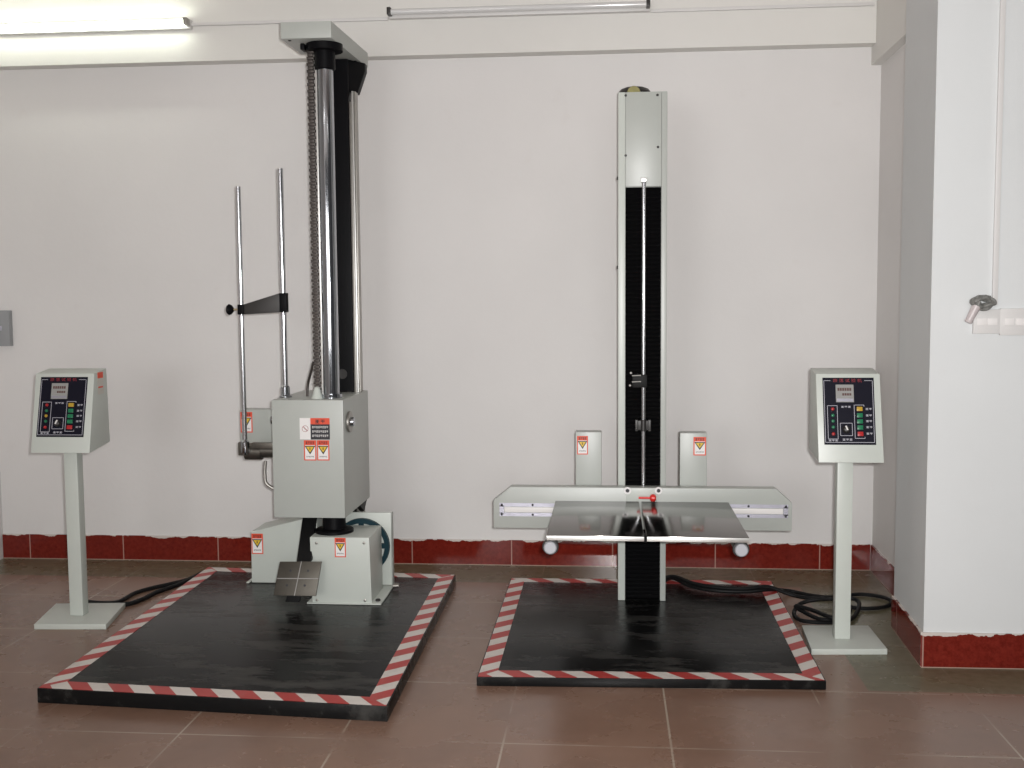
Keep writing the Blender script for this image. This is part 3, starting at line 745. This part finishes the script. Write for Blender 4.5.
# ------------------------------------------------------------------ control stands
def control_stand(label, base, pole, xb, yb, zb, depth, xt, yt, zt, depth_t, side_label, bx):
    t = thing('control_stand', label, 'control stand', (sum(p[0] for p in base) / 4, sum(p[1] for p in base) / 4, 0), 'control stands')
    mb = MB(); mb.prism([(x, y, 0) for x, y in base], (0, 0, .022), .002); mb.build('base_plate', PALE, t)
    px0, px1, py0, py1 = pole
    MB().box((px0, py0, .0222), (px1, py1, zb + .012), .003).build('pole', PALE, t)
    # tapering console: xb/xt = (left, right) at bottom and top of the front
    yk = yb + depth
    mb = MB()
    mb.hexa([(xb[0], yb, zb), (xb[1], yb, zb), (xb[1] + bx, yk, zb + .022), (xb[0] + bx, yk, zb + .022),
             (xt[0], yt, zt), (xt[1], yt, zt), (xt[1] + bx, yk, zt + .014), (xt[0] + bx, yk, zt + .014)], .003)
    con = mb.build('console_box', PALE, t)
    tl, tr, bl = Vec((xt[0], yt, zt)), Vec((xt[1], yt, zt)), Vec((xb[0], yb, zb))
    W_, H_ = (tr - tl).length, (bl - tl).length
    pl = Plane(tl, tr - tl, Vec((0, yb - yt, zb - zt)))
    ou, ov, pw, ph_ = W_ * .10, H_ * .045, W_ * .80, H_ * .755
    q = Plane(pl.p(ou, ov), pl.e, pl.d)
    U = lambda f: f * pw
    V_ = lambda f: f * ph_
    mb = MB(); q.slab(mb, 0, 0, pw, ph_, .0003, .002, .0006)
    mb.mi = 1; h0, h1 = .002, .0025; lw = .0016
    def line(u0, v0, u1, v1): q.slab(mb, min(u0, u1) - lw / 2, min(v0, v1) - lw / 2, max(u0, u1) + lw / 2, max(v0, v1) + lw / 2, h0, h1)
    def rect(u0, v0, u1, v1, sides='ltrb'):
        if 'l' in sides: line(u0, v0, u0, v1)
        if 'r' in sides: line(u1, v0, u1, v1)
        if 't' in sides: line(u0, v0, u1, v0)
        if 'b' in sides: line(u0, v1, u1, v1)
    line(U(.03), V(.045) if False else V_(.045), U(.15), V_(.045)); line(U(.82), V_(.045), U(.96), V_(.045))
    rect(U(.025), V_(.05), U(.97), V_(.965), 'lrb')
    rect(U(.08), V_(.42), U(.27), V_(.915)); rect(U(.60), V_(.41), U(.79), V_(.905), 'ltb'); line(U(.79), V_(.41), U(.79), V_(.43)); line(U(.79), V_(.885), U(.79), V_(.905))
    rect(U(.32), V_(.68), U(.55), V_(.865))
    marks(mb, q, U(.34), V_(.425), U(.54), V_(.45), 3, h0, h1)
    marks(mb, q, U(.08), V_(.925), U(.27), V_(.95), 3, h0, h1); marks(mb, q, U(.35), V_(.91), U(.55), V_(.94), 3, h0, h1)
    for vv in (.47, .565, .65, .74, .835):
        marks(mb, q, U(.815), V_(vv - .014), U(.945), V_(vv + .014), 2, h0, h1)
    mb.mi = 2
    pan = mb.build('control_panel', [PANEL, LINE, INKRED], t, smooth=0); pan['label'] = 'dark control panel with printed white frames'
    # red title characters
    fc = bpy.data.curves.new('title', 'FONT'); fc.body = '跌 落 试 验 机'; fc.align_x = 'CENTER'; fc.align_y = 'CENTER'; fc.size = .0135
    fo = bpy.data.objects.new('title', fc); COL.objects.link(fo)
    me = bpy.data.meshes.new_from_object(fo.evaluated_get(bpy.context.evaluated_depsgraph_get()))
    bpy.data.objects.remove(fo); me.name = 'panel_title'
    wid = max((v.co.x for v in me.vertices), default=.05) - min((v.co.x for v in me.vertices), default=0)
    kx = U(.56) / max(wid, 1e-4)
    R_ = Matrix((q.e, -q.d, q.n)).transposed()
    cpos = q.p(U(.485), V_(.047), .0024)
    for v in me.vertices: v.co = cpos + R_ @ Vec((v.co.x * kx, v.co.y * 1.1, v.co.z)) - Vec(t['_base'])
    me.materials.clear(); me.materials.append(INKRED)
    to = bpy.data.objects.new('panel_title', me); COL.objects.link(to); to.parent = pan; to['label'] = 'row of five red characters'
    mb = MB(); q.slab(mb, U(.25), V_(.105), U(.60), V_(.37), .002, .005, .001)
    mb.mi = 1
    for k_ in range(6): q.slab(mb, U(.285 + .046 * k_), V_(.155), U(.285 + .046 * k_ + .036), V_(.20), .005, .0054)
    for k_ in range(4): q.slab(mb, U(.375 + .046 * k_), V_(.235), U(.375 + .046 * k_ + .036), V_(.27), .005, .0054)
    mb.mi = 2; q.slab(mb, U(.265), V_(.315), U(.585), V_(.36), .005, .0054)
    mb.build('display', [LCDM, DIGIT, ZINC], pan, smooth=0)
    for vv, mm in ((.47, LRED), (.565, LGREEN), (.65, LYEL if bx < 0 else LGREEN), (.74, LGREEN), (.84, LRED)):
        MB().lathe(q.p(U(.18), V_(vv), .002), q.n, [(0, .0062), (.003, .0062), (.006, .004), (.007, .001)], 14).build('indicator_lamp', mm, pan)
    for vv, mm in ((.47, LYEL), (.565, LGREEN), (.655, LGREEN), (.745, LGREEN), (.84, LRED)):
        mb = MB(); q.slab(mb, U(.645), V_(vv - .032), U(.755), V_(vv + .032), .002, .008, .0012); mb.build('push_button', mm, pan)
    c_ = q.p(U(.435), V_(.775), .002)
    dl = MB().lathe(c_, q.n, [(0, .015), (.004, .014), (.012, .011), (.014, .008)], 20).build('selector_dial', DARKARM, pan)
    mb = MB(); w_ = Plane(c_, q.e + q.d * (.6 if bx > 0 else -.6), q.d)
    dd = (q.d * -1 + q.e * (.45 if bx < 0 else -.45)).normalized(); ss = dd.cross(q.n).normalized() * .0025
    p0, p1 = c_ - dd * .004 + q.n * .0142, c_ + dd * .013 + q.n * .0142
    mb.hexa([p0 - ss, p0 + ss, p1 + ss, p1 - ss, p0 - ss + q.n * .004, p0 + ss + q.n * .004, p1 + ss + q.n * .004, p1 - ss + q.n * .004]); mb.build('dial_pointer', WHITE, pan)
    if side_label:
        mb = MB(); x = xt[1]
        z1, ya, yb_ = zt + .004, yt + .018, yt + .075
        sp_ = Plane((xt[1] + .0025, ya, z1), (0, 1, 0), (0, 0, -1)); sp_.n = Vec((1, 0, 0))
        sp_.slab(mb, 0, 0, .052, .092, 0, .0008); mb.mi = 1
        sp_.slab(mb, .002, .002, .050, .026, .0008, .0014); sp_.slab(mb, .006, .06, .046, .066, .0008, .0014); mb.mi = 0
        o = mb.build('side_label', [mat('label_film', (.55, .52, .47), .4), RED], con, smooth=0); o['label'] = 'white sticker with red print'
    return t

control_stand('pale grey control stand left of both machines, orange and white sticker on its console side',
              [(-2.322, 4.147), (-2.027, 4.166), (-2.086, 4.474), (-2.386, 4.447)], (-2.233, -2.176, 4.272, 4.322),
              (-2.328, -2.081), 4.190, .717, .195, (-2.335, -2.086), 4.268, 1.034, .117, True, -.004)
control_stand('pale grey control stand near the pillar, beside the right machine, coiled cable behind it',
              [(.752, 4.033), (1.032, 4.054), (1.030, 4.345), (.768, 4.330)], (.862, .920, 4.160, 4.205),
              (.777, 1.013), 4.080, .713, .210, (.776, 1.010), 4.158, 1.037, .132, False, .003)

# ------------------------------------------------------------------ cables
def fl(px, py, z): return A(px, py, z=z)
o = MB().tube([fl(86, 601.5, .012), fl(100, 603, .010), fl(118, 602, .009), fl(134, 593.5, .009), fl(150, 588.5, .009), fl(170, 584, .010), fl(188, 579.5, .010), fl(200, 573.8, .012), A(212, 570.3, z=.03), ], .0095).build('power_cable', BLACKSOFT)
tag(o, 'black cable from left control stand to platform, upper strand of two', 'cable', 'black power cables')
o = MB().tube([fl(86, 604.3, .012), fl(104, 605, .010), fl(126, 604.3, .009), fl(142, 599.5, .009), fl(156, 592.5, .009), fl(172, 587, .009), fl(186, 581.6, .009), fl(197, 577.5, .012)], .0105).build('power_cable', BLACKSOFT)
tag(o, 'black cable from left control stand to platform, lower thicker strand of two', 'cable', 'black power cables')
pz = .032 + .012
o = MB().tube([Vec((.23, 4.83, .045)), fl(672, 578, pz), fl(690, 586, pz), fl(715, 590.5, pz), fl(745, 591.5, pz), fl(770, 589.5, pz + .003), fl(790, 591, .014), fl(812, 595.5, .012), fl(832, 597, .012), fl(858, 594.3, .010), fl(880, 596.5, .010), fl(892, 601.5, .010), fl(884, 607.0, .010), fl(862, 608.5, .010), fl(840, 605, .011)], .0085).build('power_cable', BLACKSOFT)
tag(o, 'black cable crossing from behind right column over its platform to the pillar', 'cable', 'black power cables')
o = MB().tube([Vec((.225, 4.84, .062)), fl(674, 576.5, pz + .016), fl(694, 583.5, pz + .016), fl(720, 587.5, pz + .014), fl(746, 588.5, pz + .016), fl(768, 586.8, pz + .02), fl(792, 595, .03), fl(815, 598.5, .03), fl(838, 597, .03), fl(858, 601, .02), fl(856, 614, .012), fl(846, 621, .012), fl(824, 622.5, .012), fl(802, 620.5, .012), fl(794, 614, .012), fl(800, 604, .028), fl(818, 599.5, .045), fl(838, 600, .045), fl(850, 608, .030), fl(843, 617, .030), fl(822, 619.5, .030), fl(802, 611, .030), fl(796, 606, .045), fl(812, 610, .045), fl(830, 617, .045), fl(846, 620, .03)], .0085).build('power_cable', BLACKSOFT)
tag(o, 'coiled black cable lying on floor behind the right control stand', 'cable', 'black power cables')

# ------------------------------------------------------------------ lamps and conduit on the beam
YBM = 5.235
def batten(label, p0, p1, lit):
    """p0, p1: ends of the fixture on the beam face"""
    t = thing('fluorescent_lamp', label, 'lamp', ((p0.x + p1.x) / 2, YBM, (p0.z + p1.z) / 2), 'tube lamps along the beam')
    zc = (p0.z + p1.z) / 2
    MB().box((p0.x, YBM - .034, zc - .022), (p1.x, YBM - .0005, zc + .022), .003).build('batten', PVC, t)
    yt = YBM - .064
    for x, s_ in ((p0.x, 1), (p1.x, -1)):
        mb = MB(); mb.box((min(x, x + s_ * .018), yt - .018, zc - .014), (max(x, x + s_ * .018), YBM - .0345, zc + .020), .003)
        mb.build('lamp_holder', DARKARM if not lit else STEEL, t)
    MB().cyl((p0.x + .018, yt, zc), (p1.x - .018, yt, zc), .0135, n=20).build('tube', TUBEON if lit else TUBEOFF, t)
    return t
a = A(190, 23.5, y=5.20)
batten('lit fluorescent tube glowing at upper left on the beam', Vec((a.x - 1.23, 5.20, a.z)), a, True)
a, b = A(388.5, 12.5, y=5.20), A(650, 7, y=5.20)
batten('unlit fluorescent tube on the beam between the two machines', a, b, False)
zc_ = A(290, 17.5, y=5.22).z
a, b = A(191, 22, y=5.22), A(388, 12, y=5.22)
zc2 = 2.655
o = MB().box((a.x + .001, YBM - .016, zc2 - .009), (b.x - .001, YBM - .0005, zc2 + .006), .002).build('conduit', PVC); rebase(o, ((a.x + b.x) / 2, YBM, zc2))
tag(o, 'thin white conduit along beam between lit and unlit tube lamps', 'conduit', 'conduits along the beam')
a, b = A(650.5, 6, y=5.22), Vec((1.215, 0, 0))
o = MB().box((a.x + .001, YBM - .016, zc2 - .009), (b.x - .001, YBM - .0005, zc2 + .006), .002).build('conduit', PVC); rebase(o, ((a.x + b.x) / 2, YBM, zc2))
tag(o, 'thin white conduit along beam from unlit tube lamp to right corner', 'conduit', 'conduits along the beam')

# ------------------------------------------------------------------ switches
a, b = A(-8, 310.5, y=YB - .02), A(11.5, 346, y=YB - .02)
t = thing('switch_box', 'grey switch box on wall at far left edge', 'switch', (a.x, YB, b.z))
MB().box((max(a.x, XL + .002), YB - .035, b.z), (b.x, YB - .0005, a.z), .003).build('box', GREYPLATE, t)
zz = (a.z + b.z) / 2
MB().box((b.x - .068, YB - .040, zz - .012), (b.x - .038, YB - .0355, zz + .012), .002).build('rocker', ZINC, t)
def wy(x): return 3.925 + (x - 1.119) * .0126      # pillar face
a0 = A(973, 309.5, y=3.922); a1 = A(999.2, 333.5, y=3.922); a2 = A(999.8, 308.5, y=3.922)
def plate(x0, x1, z0, z1, label):
    ym = wy(x0); t = thing('wall_switch', label, 'switch', ((x0 + x1) / 2, ym, z0), 'switches on the pillar')
    MB().box((x0, ym - .014, z0), (x1, ym - .0002, z1), .002).build('faceplate', PVC, t)
    for i in range(2):
        c_ = x0 + (x1 - x0) * (.3 + .4 * i)
        MB().box((c_ - .016, ym - .0175, (z0 + z1) / 2 - .012), (c_ + .016, ym - .0142, (z0 + z1) / 2 + .012), .001).build('rocker', WHITE, t)
plate(a0.x, a1.x, a1.z, a0.z, 'white switch plate on the pillar, under the grey wire tangle')
plate(a2.x, a2.x + .098, a1.z - .006, a0.z + .003, 'white switch plate on the pillar, cut by right photo edge')
# trunking up the pillar
a = A(999, 150, y=3.92)
o = MB().box((a.x - .009, wy(a.x) - .012, 1.292), (a.x + .009, wy(a.x) - .0003, ZC - .002), .002).build('cable_trunking', PVC); rebase(o, (a.x, wy(a.x), 1.292))
tag(o, 'white vertical cable trunking running up the pillar to the switches', 'trunking')
# tangle of old wire and a pale plug
t = thing('wire_tangle', 'grey tangle of wire with pale plug stuck on pillar above switch plates', 'wire', Vec((A(983, 306, y=3.90).x, 3.92, A(983, 306, y=3.90).z)))
mb = MB(); random.seed(3)
c_ = A(983.5, 302.5, y=3.895)
for s_ in range(11):
    pts = []
    for i in range(9):
        t_ = i / 8 * 2 * PI + s_
        pts.append(c_ + Vec((math.cos(t_) * random.uniform(.018, .040), random.uniform(-.012, .016), math.sin(t_) * random.uniform(.008, .024))))
    mb.tube(pts, .0068, 8, 4)
mb.build('wire_bundle', WIREM, t)
p0, p1 = A(976.5, 306, y=3.893), A(969, 320.5, y=3.893)
mb = MB(); mb.cyl(p0, p1, .016, .0125, 16); mb.cyl(p1, p1 + (p1 - p0).normalized() * .008, .014, .012, 16)
mb.build('plug', mat('pale_plug', (0.52, 0.47, 0.47), .35, noise=.2, nscale=50), t)

for o in bpy.data.objects:
    if '_base' in o: del o['_base']
